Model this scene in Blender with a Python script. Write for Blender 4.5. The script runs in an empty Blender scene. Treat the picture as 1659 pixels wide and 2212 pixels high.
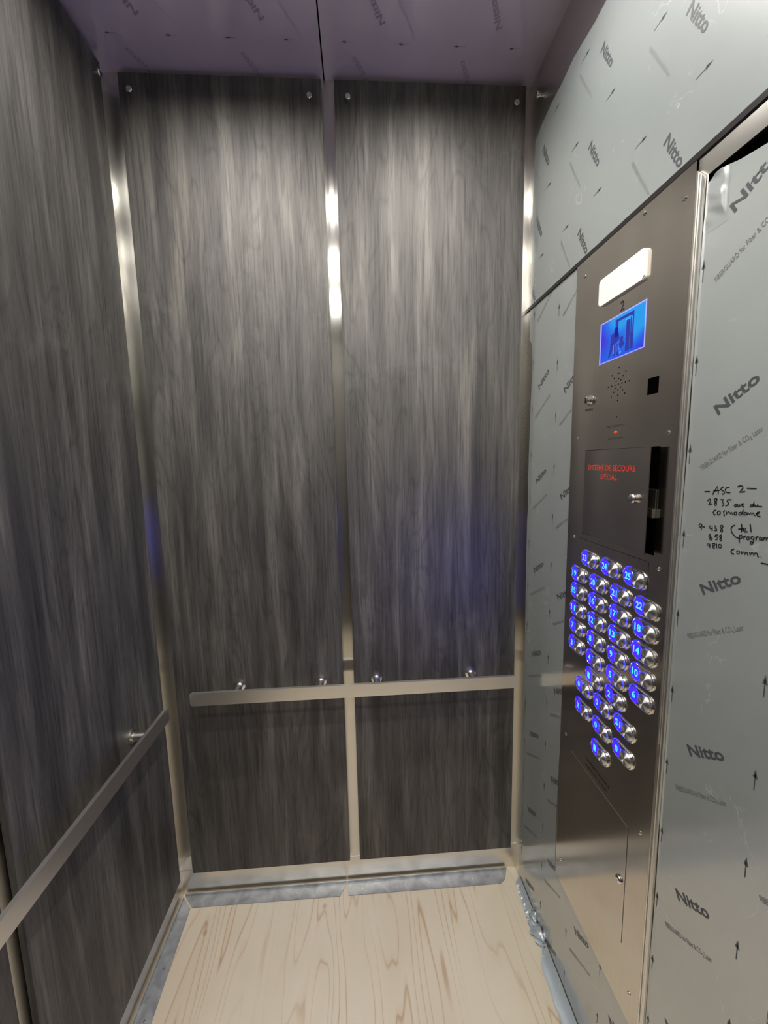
import bpy, bmesh, math, random
from mathutils import Vector, Matrix
random.seed(7)
S = bpy.context.scene
C = S.collection

# ------------------------------------------------------------------ camera, world, exposure
cam_d = bpy.data.cameras.new('camera')
cam_d.sensor_fit = 'HORIZONTAL'; cam_d.sensor_width = 36.0
cam_d.lens = 850.08 * 36.0 / 1659.0
cam_d.clip_start = 0.01; cam_d.clip_end = 50
cam = bpy.data.objects.new('camera', cam_d); C.objects.link(cam)
_f = Vector((0.05837289, 0.99047132, -0.12473642)); _r = Vector((0.99785079, -0.06161608, -0.02229918)); _u = Vector((0.02977247, 0.12316666, 0.9919393))
cam.matrix_world = Matrix(((_r.x, _u.x, -_f.x, 0.69609), (_r.y, _u.y, -_f.y, -1.32535), (_r.z, _u.z, -_f.z, 1.60259), (0, 0, 0, 1)))
S.camera = cam
w = bpy.data.worlds.new('world'); S.world = w; w.use_nodes = True
w.node_tree.nodes['Background'].inputs[0].default_value = (0.02, 0.02, 0.025, 1)
w.node_tree.nodes['Background'].inputs[1].default_value = 0.3
S.view_settings.view_transform = 'Standard'; S.view_settings.look = 'None'
S.view_settings.gamma = 1.0; S.view_settings.use_curve_mapping = False
S.view_settings.exposure = 0.0
LAMP = 980.0          # radiance of the six ceiling downlights
LAMP_COL = (1.0, 0.965, 0.90)

# cab dimensions (metres)
W, H = 1.2628, 2.75
YB, YF = 0.02, -2.05
XL = -0.02

# ------------------------------------------------------------------ helpers
def tag(o, label=None, cat=None, group=None, kind=None):
    if label: o['label'] = label
    if cat: o['category'] = cat
    if group: o['group'] = group
    if kind: o['kind'] = kind
    return o
def obj(name, bm, mat, parent=None, smooth=False):
    me = bpy.data.meshes.new(name)
    bmesh.ops.recalc_face_normals(bm, faces=bm.faces) if not getattr(bm, '_keep', False) else None
    bm.to_mesh(me); bm.free()
    if mat: me.materials.append(mat)
    if smooth:
        for p in me.polygons: p.use_smooth = True
    o = bpy.data.objects.new(name, me); C.objects.link(o)
    if parent is not None: o.parent = parent
    return o
def empty(name, loc=(0, 0, 0)):
    o = bpy.data.objects.new(name, None); C.objects.link(o); o.location = loc
    o.empty_display_size = 0.05
    bpy.context.view_layer.update()
    return o
def put(o, parent):               # parent keeping world place
    o.parent = parent
    o.matrix_parent_inverse = Matrix.Translation(-Vector(parent.location))
    return o
def box(bm, a, b, bev=0.0):
    x0, y0, z0 = [min(a[i], b[i]) for i in range(3)]; x1, y1, z1 = [max(a[i], b[i]) for i in range(3)]
    r = bmesh.ops.create_cube(bm, size=1.0)
    for v in r['verts']:
        v.co = Vector(((x0 + x1) / 2 + v.co.x * (x1 - x0), (y0 + y1) / 2 + v.co.y * (y1 - y0), (z0 + z1) / 2 + v.co.z * (z1 - z0)))
    if bev:
        es = list({e for v in r['verts'] for e in v.link_edges})
        bmesh.ops.bevel(bm, geom=es, offset=bev, segments=2, affect='EDGES', profile=0.7)
def NB(): return bmesh.new()
def bx(name, a, b, mat, parent=None, bev=0.0):
    bm = NB(); box(bm, a, b, bev); o = obj(name, bm, mat)
    if parent is not None: put(o, parent)
    return o
def lathe(bm, prof, origin, axis, n=32, cap=True):
    ax = Vector(axis).normalized()
    t = Vector((0, 0, 1)) if abs(ax.z) < 0.9 else Vector((1, 0, 0))
    u = ax.cross(t).normalized(); v = ax.cross(u)
    rings = []
    for r, h in prof:
        if r < 1e-6: rings.append([bm.verts.new(Vector(origin) + ax * h)]); continue
        rings.append([bm.verts.new(Vector(origin) + ax * h + (u * math.cos(2 * math.pi * k / n) + v * math.sin(2 * math.pi * k / n)) * r) for k in range(n)])
    for A, B in zip(rings, rings[1:]):
        for k in range(n):
            if len(A) == 1: bm.faces.new((A[0], B[k], B[(k + 1) % n]))
            elif len(B) == 1: bm.faces.new((A[k], B[0], A[(k + 1) % n]))
            else: bm.faces.new((A[k], B[k], B[(k + 1) % n], A[(k + 1) % n]))
    for R in ((rings[0],) if cap else ()) + ((rings[-1],) if cap else ()):
        if len(R) > 2: bm.faces.new(R)
def prism(bm, pts, frame, t):
    """polygon pts (a,b) in a frame (origin,right,up), thickness t along the normal (front face at +0)"""
    o, r, u = [Vector(q) for q in frame]; n = r.cross(u)
    f = [bm.verts.new(o + r * a + u * b) for a, b in pts]
    k = [bm.verts.new(o + r * a + u * b - n * t) for a, b in pts]
    bm.faces.new(f); bm.faces.new(k[::-1])
    for i in range(len(pts)):
        j = (i + 1) % len(pts); bm.faces.new((f[i], f[j], k[j], k[i]))
def rrect(a0, b0, a1, b1, r, n=5):
    pts = []
    for cx, cy, s in ((a1 - r, b1 - r, 0), (a0 + r, b1 - r, 90), (a0 + r, b0 + r, 180), (a1 - r, b0 + r, 270)):
        for k in range(n + 1):
            t = math.radians(s + 90 * k / n); pts.append((cx + r * math.cos(t), cy + r * math.sin(t)))
    return pts
RW = lambda d=0.0: ((W - d, 0, 0), (0, -1, 0), (0, 0, 1))        # frame on the right wall: a = -y, b = z

def text_bm(bm, s, size, frame, a, b, ang=0.0, bold=0.0, align='LEFT', xs=1.0, lift=0.0):
    """lettering turned into flat mesh in the given frame"""
    cu = bpy.data.curves.new('t', 'FONT'); cu.body = s; cu.size = 1.0; cu.offset = bold; cu.align_x = align
    cu.resolution_u = 3
    t = bpy.data.objects.new('t', cu); C.objects.link(t)
    bpy.context.view_layer.update()
    me = bpy.data.meshes.new_from_object(t.evaluated_get(bpy.context.evaluated_depsgraph_get()))
    o, r, u = [Vector(q) for q in frame]; n = r.cross(u)
    c, sn = math.cos(ang), math.sin(ang)
    vs = []
    for v in me.vertices:
        x, y = v.co.x * size * xs, v.co.y * size
        vs.append(bm.verts.new(o + r * (a + x * c - y * sn) + u * (b + x * sn + y * c) + n * lift))
    for p in me.polygons:
        try: bm.faces.new([vs[i] for i in p.vertices])
        except ValueError: pass
    bpy.data.objects.remove(t); bpy.data.curves.remove(cu); bpy.data.meshes.remove(me)
_cache = {}
def glyph(s, bold):
    if (s, bold) not in _cache:
        cu = bpy.data.curves.new('t', 'FONT'); cu.body = s; cu.size = 1.0; cu.offset = bold; cu.resolution_u = 2
        t = bpy.data.objects.new('t', cu); C.objects.link(t); bpy.context.view_layer.update()
        me = bpy.data.meshes.new_from_object(t.evaluated_get(bpy.context.evaluated_depsgraph_get()))
        _cache[(s, bold)] = ([(v.co.x, v.co.y) for v in me.vertices], [tuple(p.vertices) for p in me.polygons])
        bpy.data.objects.remove(t); bpy.data.curves.remove(cu); bpy.data.meshes.remove(me)
    return _cache[(s, bold)]
def stamp(bm, s, width, hgt, frame, a, b, ang, bold=0.0, lift=0.0, clip=None):
    """like text_bm but scaled to a wanted width and cap height"""
    V, F = glyph(s, bold)
    x0 = min(v[0] for v in V); x1 = max(v[0] for v in V); y1 = max(v[1] for v in V)
    sx, sy = width / (x1 - x0), hgt / y1
    o, r, u = [Vector(q) for q in frame]; n = r.cross(u); c, sn = math.cos(ang), math.sin(ang)
    P = []
    for x, y in V:
        x = (x - x0) * sx; y *= sy
        P.append((a + x * c - y * sn, b + x * sn + y * c))
    vs = [bm.verts.new(o + r * p[0] + u * p[1] + n * lift) for p in P]
    for f in F:
        if clip and not all(clip(*P[i]) for i in f): continue
        try: bm.faces.new([vs[i] for i in f])
        except ValueError: pass
    for v in vs:
        if not v.link_faces: bm.verts.remove(v)
def flat(bm, pts, frame, lift=0.0):
    o, r, u = [Vector(q) for q in frame]; n = r.cross(u)
    bm.faces.new([bm.verts.new(o + r * a + u * b + n * lift) for a, b in pts])
def ribbon(bm, pts, wd, frame, lift):
    P = [Vector((a, b)) for a, b in pts]; L = []; R_ = []
    o, r, u = [Vector(q) for q in frame]; n = r.cross(u)
    for i, q in enumerate(P):
        d = (P[min(i + 1, len(P) - 1)] - P[max(i - 1, 0)]).normalized(); m = Vector((-d.y, d.x)) * wd / 2
        L.append(bm.verts.new(o + r * (q + m).x + u * (q + m).y + n * lift)); R_.append(bm.verts.new(o + r * (q - m).x + u * (q - m).y + n * lift))
    for i in range(len(P) - 1): bm.faces.new((L[i], L[i + 1], R_[i + 1], R_[i]))

# ------------------------------------------------------------------ materials
def mat(name):
    m = bpy.data.materials.new(name); m.use_nodes = True
    nt = m.node_tree; b = nt.nodes['Principled BSDF']
    return m, nt, b
def N(nt, t, **k):
    n = nt.nodes.new(t)
    for a, v in k.items():
        if a.startswith('i_'): n.inputs[a[2:].replace('_', ' ')].default_value = v
        else: setattr(n, a, v)
    return n
def simple(name, col, rough=0.5, metal=0.0, emit=None, es=0.0, coat=0.0):
    m, nt, b = mat(name)
    b.inputs['Base Color'].default_value = (*col, 1); b.inputs['Roughness'].default_value = rough; b.inputs['Metallic'].default_value = metal
    b.inputs['Coat Weight'].default_value = coat
    if emit: b.inputs['Emission Color'].default_value = (*emit, 1); b.inputs['Emission Strength'].default_value = es
    return m
def ramp(nt, stops):
    r = nt.nodes.new('ShaderNodeValToRGB'); e = r.color_ramp.elements
    e[0].position, e[0].color = stops[0][0], (*stops[0][1], 1); e[1].position, e[1].color = stops[-1][0], (*stops[-1][1], 1)
    for p, c in stops[1:-1]:
        q = e.new(p); q.color = (*c, 1)
    return r
def pos(nt, scale, loc=(0, 0, 0)):
    g = nt.nodes.new('ShaderNodeNewGeometry'); m = nt.nodes.new('ShaderNodeMapping'); m.inputs['Scale'].default_value = scale; m.inputs['Location'].default_value = loc
    nt.links.new(g.outputs['Position'], m.inputs['Vector']); return m
def steel(name, grain, col=(0.62, 0.58, 0.52), rough=0.2, aniso=0.75, streak=(60, 60, 0.8)):
    """brushed stainless steel; spread = world direction across the brushing, in which highlights stretch"""
    m, nt, b = mat(name); L = nt.links
    b.inputs['Metallic'].default_value = 1.0
    b.inputs['Anisotropic'].default_value = aniso
    tg = N(nt, 'ShaderNodeCombineXYZ'); tg.inputs[0].default_value, tg.inputs[1].default_value, tg.inputs[2].default_value = grain
    if aniso: L.new(tg.outputs[0], b.inputs['Tangent'])
    b.inputs['Anisotropic Rotation'].default_value = 0.0
    mp = pos(nt, streak); ns = N(nt, 'ShaderNodeTexNoise', i_Scale=6.0, i_Detail=4.0); L.new(mp.outputs[0], ns.inputs['Vector'])
    r = ramp(nt, [(0.3, tuple(c * 0.96 for c in col)), (0.7, tuple(min(1, c * 1.03) for c in col))]); L.new(ns.outputs[0], r.inputs[0]); L.new(r.outputs[0], b.inputs['Base Color'])
    # finger marks and wipe smears
    s2 = N(nt, 'ShaderNodeTexNoise', i_Scale=2.5, i_Detail=2.0, i_Roughness=0.5); mp2 = pos(nt, (1, 1, 1)); L.new(mp2.outputs[0], s2.inputs['Vector'])
    mr = N(nt, 'ShaderNodeMapRange'); mr.inputs[1].default_value = 0.35; mr.inputs[2].default_value = 0.75; mr.inputs[3].default_value = rough; mr.inputs[4].default_value = rough + 0.03
    L.new(s2.outputs[0], mr.inputs[0]); L.new(mr.outputs[0], b.inputs['Roughness'])
    return m
STEEL_V = steel('brushed_steel_back', (1, 0, 0), col=(.74, .72, .67), rough=0.2, aniso=0.99, streak=(80, 80, 0.6))
STEEL_S = steel('brushed_steel_side', (0, 1, 0), col=(.74, .72, .67), rough=0.2, aniso=0.99, streak=(80, 80, 0.6))
STEEL_BASE = steel('brushed_steel_base', (1, 0, 0), col=(0.74, 0.71, 0.65), rough=0.28, aniso=0.6, streak=(1, 1, 60))
STEEL_COP = steel('brushed_steel_panel', (0, 1, 0), col=(0.68, 0.635, 0.575), rough=0.13, aniso=0.5, streak=(80, 80, 0.6))
STEEL_RAIL = steel('brushed_steel_rail_x', (0, 0, 1), col=(0.84, 0.82, 0.78), rough=0.3, aniso=0, streak=(1.2, 90, 90))
STEEL_RAILY = steel('brushed_steel_rail_y', (0, 0, 1), col=(0.80, 0.77, 0.73), rough=0.3, aniso=0, streak=(90, 1.2, 90))
CHROME = simple('chrome', (0.85, 0.84, 0.82), 0.08, 1.0)
SATIN = simple('satin_metal', (0.8, 0.78, 0.74), 0.22, 1.0)
BLACK = simple('black', (0.0008, 0.0008, 0.0008), 0.9)
RUBBER = simple('black_joint_strip', (0.012, 0.01, 0.01), 0.35)
INK = simple('film_ink', (0.05, 0.055, 0.06), 0.45)
INK2 = simple('film_ink_thin', (0.10, 0.105, 0.11), 0.45)
MARKER = simple('black_marker', (0.008, 0.008, 0.012), 0.4)
ENGR = simple('black_engraving', (0.015, 0.012, 0.012), 0.5)
RED = simple('red_paint', (0.62, 0.045, 0.03), 0.5)
WHITE = simple('white_plastic', (0.72, 0.72, 0.69), 0.3, coat=0.2)
for q in (BLACK,): q.node_tree.nodes['Principled BSDF'].inputs['Specular IOR Level'].default_value = 0.0

def laminate(name, axis, seed):
    m, nt, b = mat(name); L = nt.links
    sc = (1, 1, 0.075)
    mp = pos(nt, sc, (seed, seed * 0.7, seed * 1.3))
    # broad light and dark streaks
    n1 = N(nt, 'ShaderNodeTexNoise', i_Scale=19.0, i_Detail=9.0, i_Roughness=0.62, i_Distortion=0.35); L.new(mp.outputs[0], n1.inputs['Vector'])
    r1 = ramp(nt, [(0.34, (0.009, 0.0083, 0.009)), (0.46, (0.024, 0.022, 0.0215)), (0.55, (0.042, 0.039, 0.036)), (0.70, (0.10, 0.092, 0.081))]); L.new(n1.outputs[0], r1.inputs[0])
    # fine fibres
    mp2 = pos(nt, (1, 1, 0.028), (seed * 2, seed, 0)); n2 = N(nt, 'ShaderNodeTexNoise', i_Scale=150.0, i_Detail=5.0, i_Roughness=0.75); L.new(mp2.outputs[0], n2.inputs['Vector'])
    r2 = ramp(nt, [(0.36, (0.2, 0.2, 0.2)), (0.49, (0.8, 0.8, 0.8)), (0.62, (1.0, 1.0, 1.0))]); L.new(n2.outputs[0], r2.inputs[0])
    mx = N(nt, 'ShaderNodeMixRGB', blend_type='MULTIPLY'); mx.inputs[0].default_value = 0.7; L.new(r1.outputs[0], mx.inputs[1]); L.new(r2.outputs[0], mx.inputs[2])
    # cathedral growth lines: contour lines of a stretched noise
    mp3 = pos(nt, (1, 1, 0.16), (seed * 3, 1, seed)); n3 = N(nt, 'ShaderNodeTexNoise', i_Scale=3.2, i_Detail=3.0, i_Distortion=0.25); L.new(mp3.outputs[0], n3.inputs['Vector'])
    k = N(nt, 'ShaderNodeMath', operation='MULTIPLY'); k.inputs[1].default_value = 34; L.new(n3.outputs[0], k.inputs[0])
    fr = N(nt, 'ShaderNodeMath', operation='FRACT'); L.new(k.outputs[0], fr.inputs[0])
    r3 = ramp(nt, [(0.0, (0.55, 0.55, 0.56)), (0.14, (1, 1, 1)), (0.8, (1.06, 1.06, 1.05)), (1.0, (0.6, 0.6, 0.6))]); L.new(fr.outputs[0], r3.inputs[0])
    n4 = N(nt, 'ShaderNodeTexNoise', i_Scale=5.0, i_Detail=2.0); mp4 = pos(nt, (1, 1, 0.35), (0, seed, 0)); L.new(mp4.outputs[0], n4.inputs['Vector'])
    mr = N(nt, 'ShaderNodeMapRange'); mr.inputs[1].default_value = 0.42; mr.inputs[2].default_value = 0.62; mr.inputs[3].default_value = 0.1; mr.inputs[4].default_value = 0.8; L.new(n4.outputs[0], mr.inputs[0])
    mx2 = N(nt, 'ShaderNodeMixRGB', blend_type='MULTIPLY'); L.new(mr.outputs[0], mx2.inputs[0]); L.new(mx.outputs[0], mx2.inputs[1]); L.new(r3.outputs[0], mx2.inputs[2])
    # dusty scuffs
    n5 = N(nt, 'ShaderNodeTexNoise', i_Scale=3.5, i_Detail=9.0, i_Roughness=0.7, i_Distortion=0.8); mp5 = pos(nt, (1, 1, 0.7), (seed, 3, 2)); L.new(mp5.outputs[0], n5.inputs['Vector'])
    r5 = ramp(nt, [(0.55, (0, 0, 0)), (0.85, (0.10, 0.10, 0.10))]); L.new(n5.outputs[0], r5.inputs[0])
    mx3 = N(nt, 'ShaderNodeMixRGB', blend_type='ADD'); mx3.inputs[0].default_value = 0.5; L.new(mx2.outputs[0], mx3.inputs[1]); L.new(r5.outputs[0], mx3.inputs[2])
    L.new(mx3.outputs[0], b.inputs['Base Color'])
    b.inputs['Roughness'].default_value = 0.6; b.inputs['Specular IOR Level'].default_value = 1.0; b.inputs['Coat Weight'].default_value = 0.35; b.inputs['Coat Roughness'].default_value = 0.62; b.inputs['Specular Tint'].default_value = (1, .965, .91, 1)
    pm = N(nt, 'ShaderNodeMixRGB', blend_type='MULTIPLY'); pm.inputs[0].default_value = 1; pz = N(nt, 'ShaderNodeMixRGB'); pz.inputs[0].default_value = .38; pz.inputs[1].default_value = (1, 1, 1, 1); L.new(r2.outputs[0], pz.inputs[2]); L.new(pz.outputs[0], pm.inputs[1]); 
    r6 = ramp(nt, [(0.38, (0.78, 0.78, 0.78)), (0.62, (1, 1, 1))]); L.new(n1.outputs[0], r6.inputs[0]); L.new(r6.outputs[0], pm.inputs[2])
    pq = N(nt, 'ShaderNodeMixRGB', blend_type='MULTIPLY'); pq.inputs[0].default_value = .3; L.new(pm.outputs[0], pq.inputs[1]); L.new(r3.outputs[0], pq.inputs[2])
    L.new(pq.outputs[0], b.inputs['Specular IOR Level']); cw = N(nt, 'ShaderNodeMath', operation='MULTIPLY'); cw.inputs[1].default_value = .38; L.new(pq.outputs[0], cw.inputs[0]); L.new(cw.outputs[0], b.inputs['Coat Weight'])
    bp = N(nt, 'ShaderNodeBump'); bp.inputs['Strength'].default_value = 0.25; bp.inputs['Distance'].default_value = 0.0006; L.new(n2.outputs[0], bp.inputs['Height']); L.new(bp.outputs[0], b.inputs['Normal'])
    return m
LAM = [laminate('charcoal_oak_laminate_a', 0, 1.3), laminate('charcoal_oak_laminate_b', 0, 5.9), laminate('charcoal_oak_laminate_c', 1, 11.4)]

def film(name, col, gloss, rough, seed=0.0, scratch=0.3, wr=0.1):
    m, nt, b = mat(name); L = nt.links
    out = nt.nodes['Material Output']
    mp = pos(nt, (1, 1, 1), (seed, seed, seed))
    n1 = N(nt, 'ShaderNodeTexNoise', i_Scale=1.6, i_Detail=5.0, i_Roughness=0.6); L.new(mp.outputs[0], n1.inputs['Vector'])
    r1 = ramp(nt, [(0.3, tuple(c * 0.9 for c in col)), (0.7, tuple(c * 1.08 for c in col))]); L.new(n1.outputs[0], r1.inputs[0])
    # white scratches: thin contour lines broken by a mask
    n2 = N(nt, 'ShaderNodeTexNoise', i_Scale=7.0, i_Detail=5.0, i_Distortion=1.4); L.new(mp.outputs[0], n2.inputs['Vector'])
    r2 = ramp(nt, [(0.492, (0, 0, 0)), (0.5, (1, 1, 1)), (0.508, (0, 0, 0))]); L.new(n2.outputs[0], r2.inputs[0])
    n3 = N(nt, 'ShaderNodeTexNoise', i_Scale=14.0, i_Detail=3.0); L.new(mp.outputs[0], n3.inputs['Vector'])
    r3 = ramp(nt, [(0.55, (0, 0, 0)), (0.68, (scratch,) * 3)]); L.new(n3.outputs[0], r3.inputs[0])
    ms = N(nt, 'ShaderNodeMixRGB', blend_type='MULTIPLY'); ms.inputs[0].default_value = 1; L.new(r2.outputs[0], ms.inputs[1]); L.new(r3.outputs[0], ms.inputs[2])
    mx = N(nt, 'ShaderNodeMixRGB'); mx.inputs[2].default_value = (0.75, 0.76, 0.76, 1); L.new(ms.outputs[0], mx.inputs[0]); L.new(r1.outputs[0], mx.inputs[1])
    L.new(mx.outputs[0], b.inputs['Base Color']); b.inputs['Roughness'].default_value = 0.35
    gl = N(nt, 'ShaderNodeBsdfAnisotropic'); gl.inputs['Color'].default_value = (0.78, 0.79, 0.8, 1); gl.inputs['Roughness'].default_value = rough
    ad = N(nt, 'ShaderNodeMixShader'); fz = N(nt, 'ShaderNodeLayerWeight'); fz.inputs[0].default_value = 0.35
    mr = N(nt, 'ShaderNodeMapRange'); mr.inputs[3].default_value = gloss; mr.inputs[4].default_value = min(1, gloss + 0.35); L.new(fz.outputs['Facing'], mr.inputs[0])
    L.new(mr.outputs[0], ad.inputs[0]); L.new(b.outputs[0], ad.inputs[1]); L.new(gl.outputs[0], ad.inputs[2])
    L.new(ad.outputs[0], out.inputs[0])
    bp = N(nt, 'ShaderNodeBump'); bp.inputs['Strength'].default_value = wr; bp.inputs['Distance'].default_value = 0.004; n6 = N(nt, 'ShaderNodeTexNoise', i_Scale=9.0, i_Detail=3.0); L.new(mp.outputs[0], n6.inputs['Vector'])
    L.new(n6.outputs[0], bp.inputs['Height']); L.new(bp.outputs[0], b.inputs['Normal']); L.new(bp.outputs[0], gl.inputs['Normal'])
    return m
FILM = film('grey_protective_film', (0.305, 0.33, 0.33), 0.27, 0.14)
FILM_UP = film('grey_protective_film_transom', (0.25, 0.275, 0.275), 0.26, 0.24, 4.0, 0.3)
FILM_CEIL = film('grey_protective_film_ceiling', (0.80, 0.68, 0.92), 0.42, 0.17, 9.0, 0.05)
SCRAP = film('loose_protective_film', (0.30, 0.34, 0.38), 0.12, 0.3, 2.0, 0.7, 0.5)

def plywood():
    m, nt, b = mat('plywood'); L = nt.links
    mp = pos(nt, (1, 0.13, 1), (0.35, 0.1, 0))
    n1 = N(nt, 'ShaderNodeTexNoise', i_Scale=3.6, i_Detail=3.0, i_Roughness=0.45, i_Distortion=0.12); L.new(mp.outputs[0], n1.inputs['Vector'])
    k = N(nt, 'ShaderNodeMath', operation='MULTIPLY'); k.inputs[1].default_value = 30; L.new(n1.outputs[0], k.inputs[0])
    fr = N(nt, 'ShaderNodeMath', operation='FRACT'); L.new(k.outputs[0], fr.inputs[0])
    r1 = ramp(nt, [(0.0, (0.33, 0.23, 0.145)), (0.05, (0.41, 0.305, 0.21)), (0.11, (0.475, 0.418, 0.328)), (0.8, (0.49, 0.438, 0.35)), (0.96, (0.46, 0.38, 0.28)), (1.0, (0.33, 0.23, 0.145))]); L.new(fr.outputs[0], r1.inputs[0])
    # patches where the lines fade
    n2 = N(nt, 'ShaderNodeTexNoise', i_Scale=3.5, i_Detail=4.0); mp2 = pos(nt, (1.2, 0.5, 1), (2, 5, 0)); L.new(mp2.outputs[0], n2.inputs['Vector'])
    mr = N(nt, 'ShaderNodeMapRange'); mr.inputs[1].default_value = 0.4; mr.inputs[2].default_value = 0.6; mr.inputs[3].default_value = 0.15; mr.inputs[4].default_value = 0.9; L.new(n2.outputs[0], mr.inputs[0])
    mx = N(nt, 'ShaderNodeMixRGB'); mx.inputs[1].default_value = (0.49, 0.438, 0.35, 1); L.new(mr.outputs[0], mx.inputs[0]); L.new(r1.outputs[0], mx.inputs[2])
    # broad stains
    n3 = N(nt, 'ShaderNodeTexNoise', i_Scale=2.2, i_Detail=5.0); mp3 = pos(nt, (1, 0.6, 1), (7, 1, 0)); L.new(mp3.outputs[0], n3.inputs['Vector'])
    r3 = ramp(nt, [(0.35, (0.84, 0.80, 0.74)), (0.6, (1, 1, 1))]); L.new(n3.outputs[0], r3.inputs[0])
    m2 = N(nt, 'ShaderNodeMixRGB', blend_type='MULTIPLY'); m2.inputs[0].default_value = 0.8; L.new(mx.outputs[0], m2.inputs[1]); L.new(r3.outputs[0], m2.inputs[2])
    # pin knots
    vo = N(nt, 'ShaderNodeTexVoronoi', i_Scale=7.0); mp4 = pos(nt, (1, 0.75, 0.0), (0.3, 0.2, 0)); L.new(mp4.outputs[0], vo.inputs['Vector'])
    r4 = ramp(nt, [(0.0, (0.55, 0.42, 0.28)), (0.045, (0.72, 0.6, 0.45)), (0.07, (1, 1, 1))]); L.new(vo.outputs['Distance'], r4.inputs[0])
    m3 = N(nt, 'ShaderNodeMixRGB', blend_type='MULTIPLY'); m3.inputs[0].default_value = 0.6; L.new(m2.outputs[0], m3.inputs[1]); L.new(r4.outputs[0], m3.inputs[2])
    L.new(m3.outputs[0], b.inputs['Base Color']); b.inputs['Roughness'].default_value = 0.55
    return m
PLY = plywood()
def galv():
    m, nt, b = mat('galvanised_metal'); L = nt.links
    n = N(nt, 'ShaderNodeTexNoise', i_Scale=22.0, i_Detail=5.0, i_Distortion=0.6); mp = pos(nt, (1, 1, 1)); L.new(mp.outputs[0], n.inputs['Vector'])
    r = ramp(nt, [(0.3, (0.24, 0.25, 0.26)), (0.7, (0.42, 0.435, 0.45))]); L.new(n.outputs[0], r.inputs[0]); L.new(r.outputs[0], b.inputs['Base Color'])
    b.inputs['Metallic'].default_value = 0.6; b.inputs['Roughness'].default_value = 0.38
    return m
GALV = galv()
BAFFLE = simple('dark_baffle', (.05, .05, .05), .5)
LENS = simple('lamp_lens', (0.9, 0.9, 0.85), 0.4, emit=LAMP_COL, es=LAMP)
BLUE = simple('blue_spill_glow', (0.02, 0.01, 0.3), 0.3, emit=(0.003, 0.001, 1.0), es=26.0)
CYAN = simple('cyan_lit_numeral', (0.05, 0.3, 0.6), 0.3, emit=(0.03, 0.42, 1.0), es=1.9)

# ------------------------------------------------------------------ room shell
def struct(o): o['kind'] = 'structure'; return o
struct(bx('floor', (XL - .03, YF - .02, -0.03), (W + .2, YB + .04, 0.0), PLY))
struct(bx('wall_back', (XL - .02, YB, 0.1), (W + .02, YB + .03, H), STEEL_V))
struct(bx('baseboard_back', (XL - .02, YB - .003, 0.0), (W + .02, YB + .03, 0.1), STEEL_BASE))
bm = NB(); box(bm, (XL - .03, YF, 0.1), (XL, YB + .03, H)); struct(obj('wall_left', bm, STEEL_S))
struct(bx('baseboard_left', (XL - .03, YF, 0.0), (XL + .003, YB - .003, 0.1), steel('brushed_steel_base_y', (0, 1, 0), col=(0.74, 0.71, 0.65), rough=0.28, aniso=0.5, streak=(1, 1, 60))))
wf = struct(bx('wall_front', (XL - .03, YF - .03, 0.0), (W + .2, YF, H), STEEL_V))
put(bx('wall_lining', (0.03, YF, 0.11), (0.61, YF + .018, 2.72), LAM[1]), wf); put(bx('wall_lining', (0.655, YF, 0.11), (1.235, YF + .018, 2.72), LAM[0]), wf)
# ceiling, two film-covered sheets meeting at a seam
ce = struct(bx('ceiling', (XL - .03, YF - .03, H + .002), (W + .2, YB + .03, H + .03), BLACK))
for x0, x1 in ((XL - .0, 0.6215), (0.6255, W + .002)):
    put(bx('ceiling_sheet', (x0, YF, H), (x1, YB, H + .004), FILM_CEIL), ce)
CF = ((0, 0, H), (0, -1, 0), (-1, 0, 0))     # ceiling frame: a = -y, b = -x, looking up at it
bm = NB(); A31 = math.radians(31)
for i in range(-1, 12):
    for j in range(-1, 5):
        a, b = .142 + .154 * i, -.799 + .041 * -i * -1 * -1 - .0 + .313 * j - .313
        b = -.799 + .313 * (j - 1) - .041 * i
        if -1.24 < b < .02 and -.02 < a < 1.95:
            stamp(bm, 'Nitto', .078, .017, CF, a, b, A31, .026, .0004, lambda p, q: -.02 < p < 2.04 and -1.26 < q < .01)
for i in range(-1, 12):
    for j in range(-2, 12):
        a, b = .09 + .154 * i, -.87 - .041 * i + .1565 * j
        if -1.24 < b < -.02 and a > -.01: 
            flat(bm, [(a - .0008, b), (a + .0008, b), (a + .0008, b + .03), (a - .0008, b + .03)], CF, .0004)
            flat(bm, [(a - .004, b + .021), (a + .004, b + .021), (a, b + .034)], CF, .0004)
put(obj('film_print', bm, simple('film_ink_ceiling', (0.28, 0.23, 0.32), 0.5)), ce)
bm = NB()
for i in range(-1, 12):
    for j in range(-1, 5):
        a, b = .142 + .0 + .154 * i - .03, -.799 - .085 + .313 * (j - 1) - .041 * i
        if -1.22 < b < -.06 and -.0 < a < 1.9: stamp(bm, 'FIBERGUARD for Fiber & CO2 Laser', .11, .0075, CF, a, b, A31, 0, .0004)
put(obj('fine_print', bm, simple('film_ink_ceiling_fine', (0.45, 0.38, 0.52), 0.5)), ce)

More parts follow.
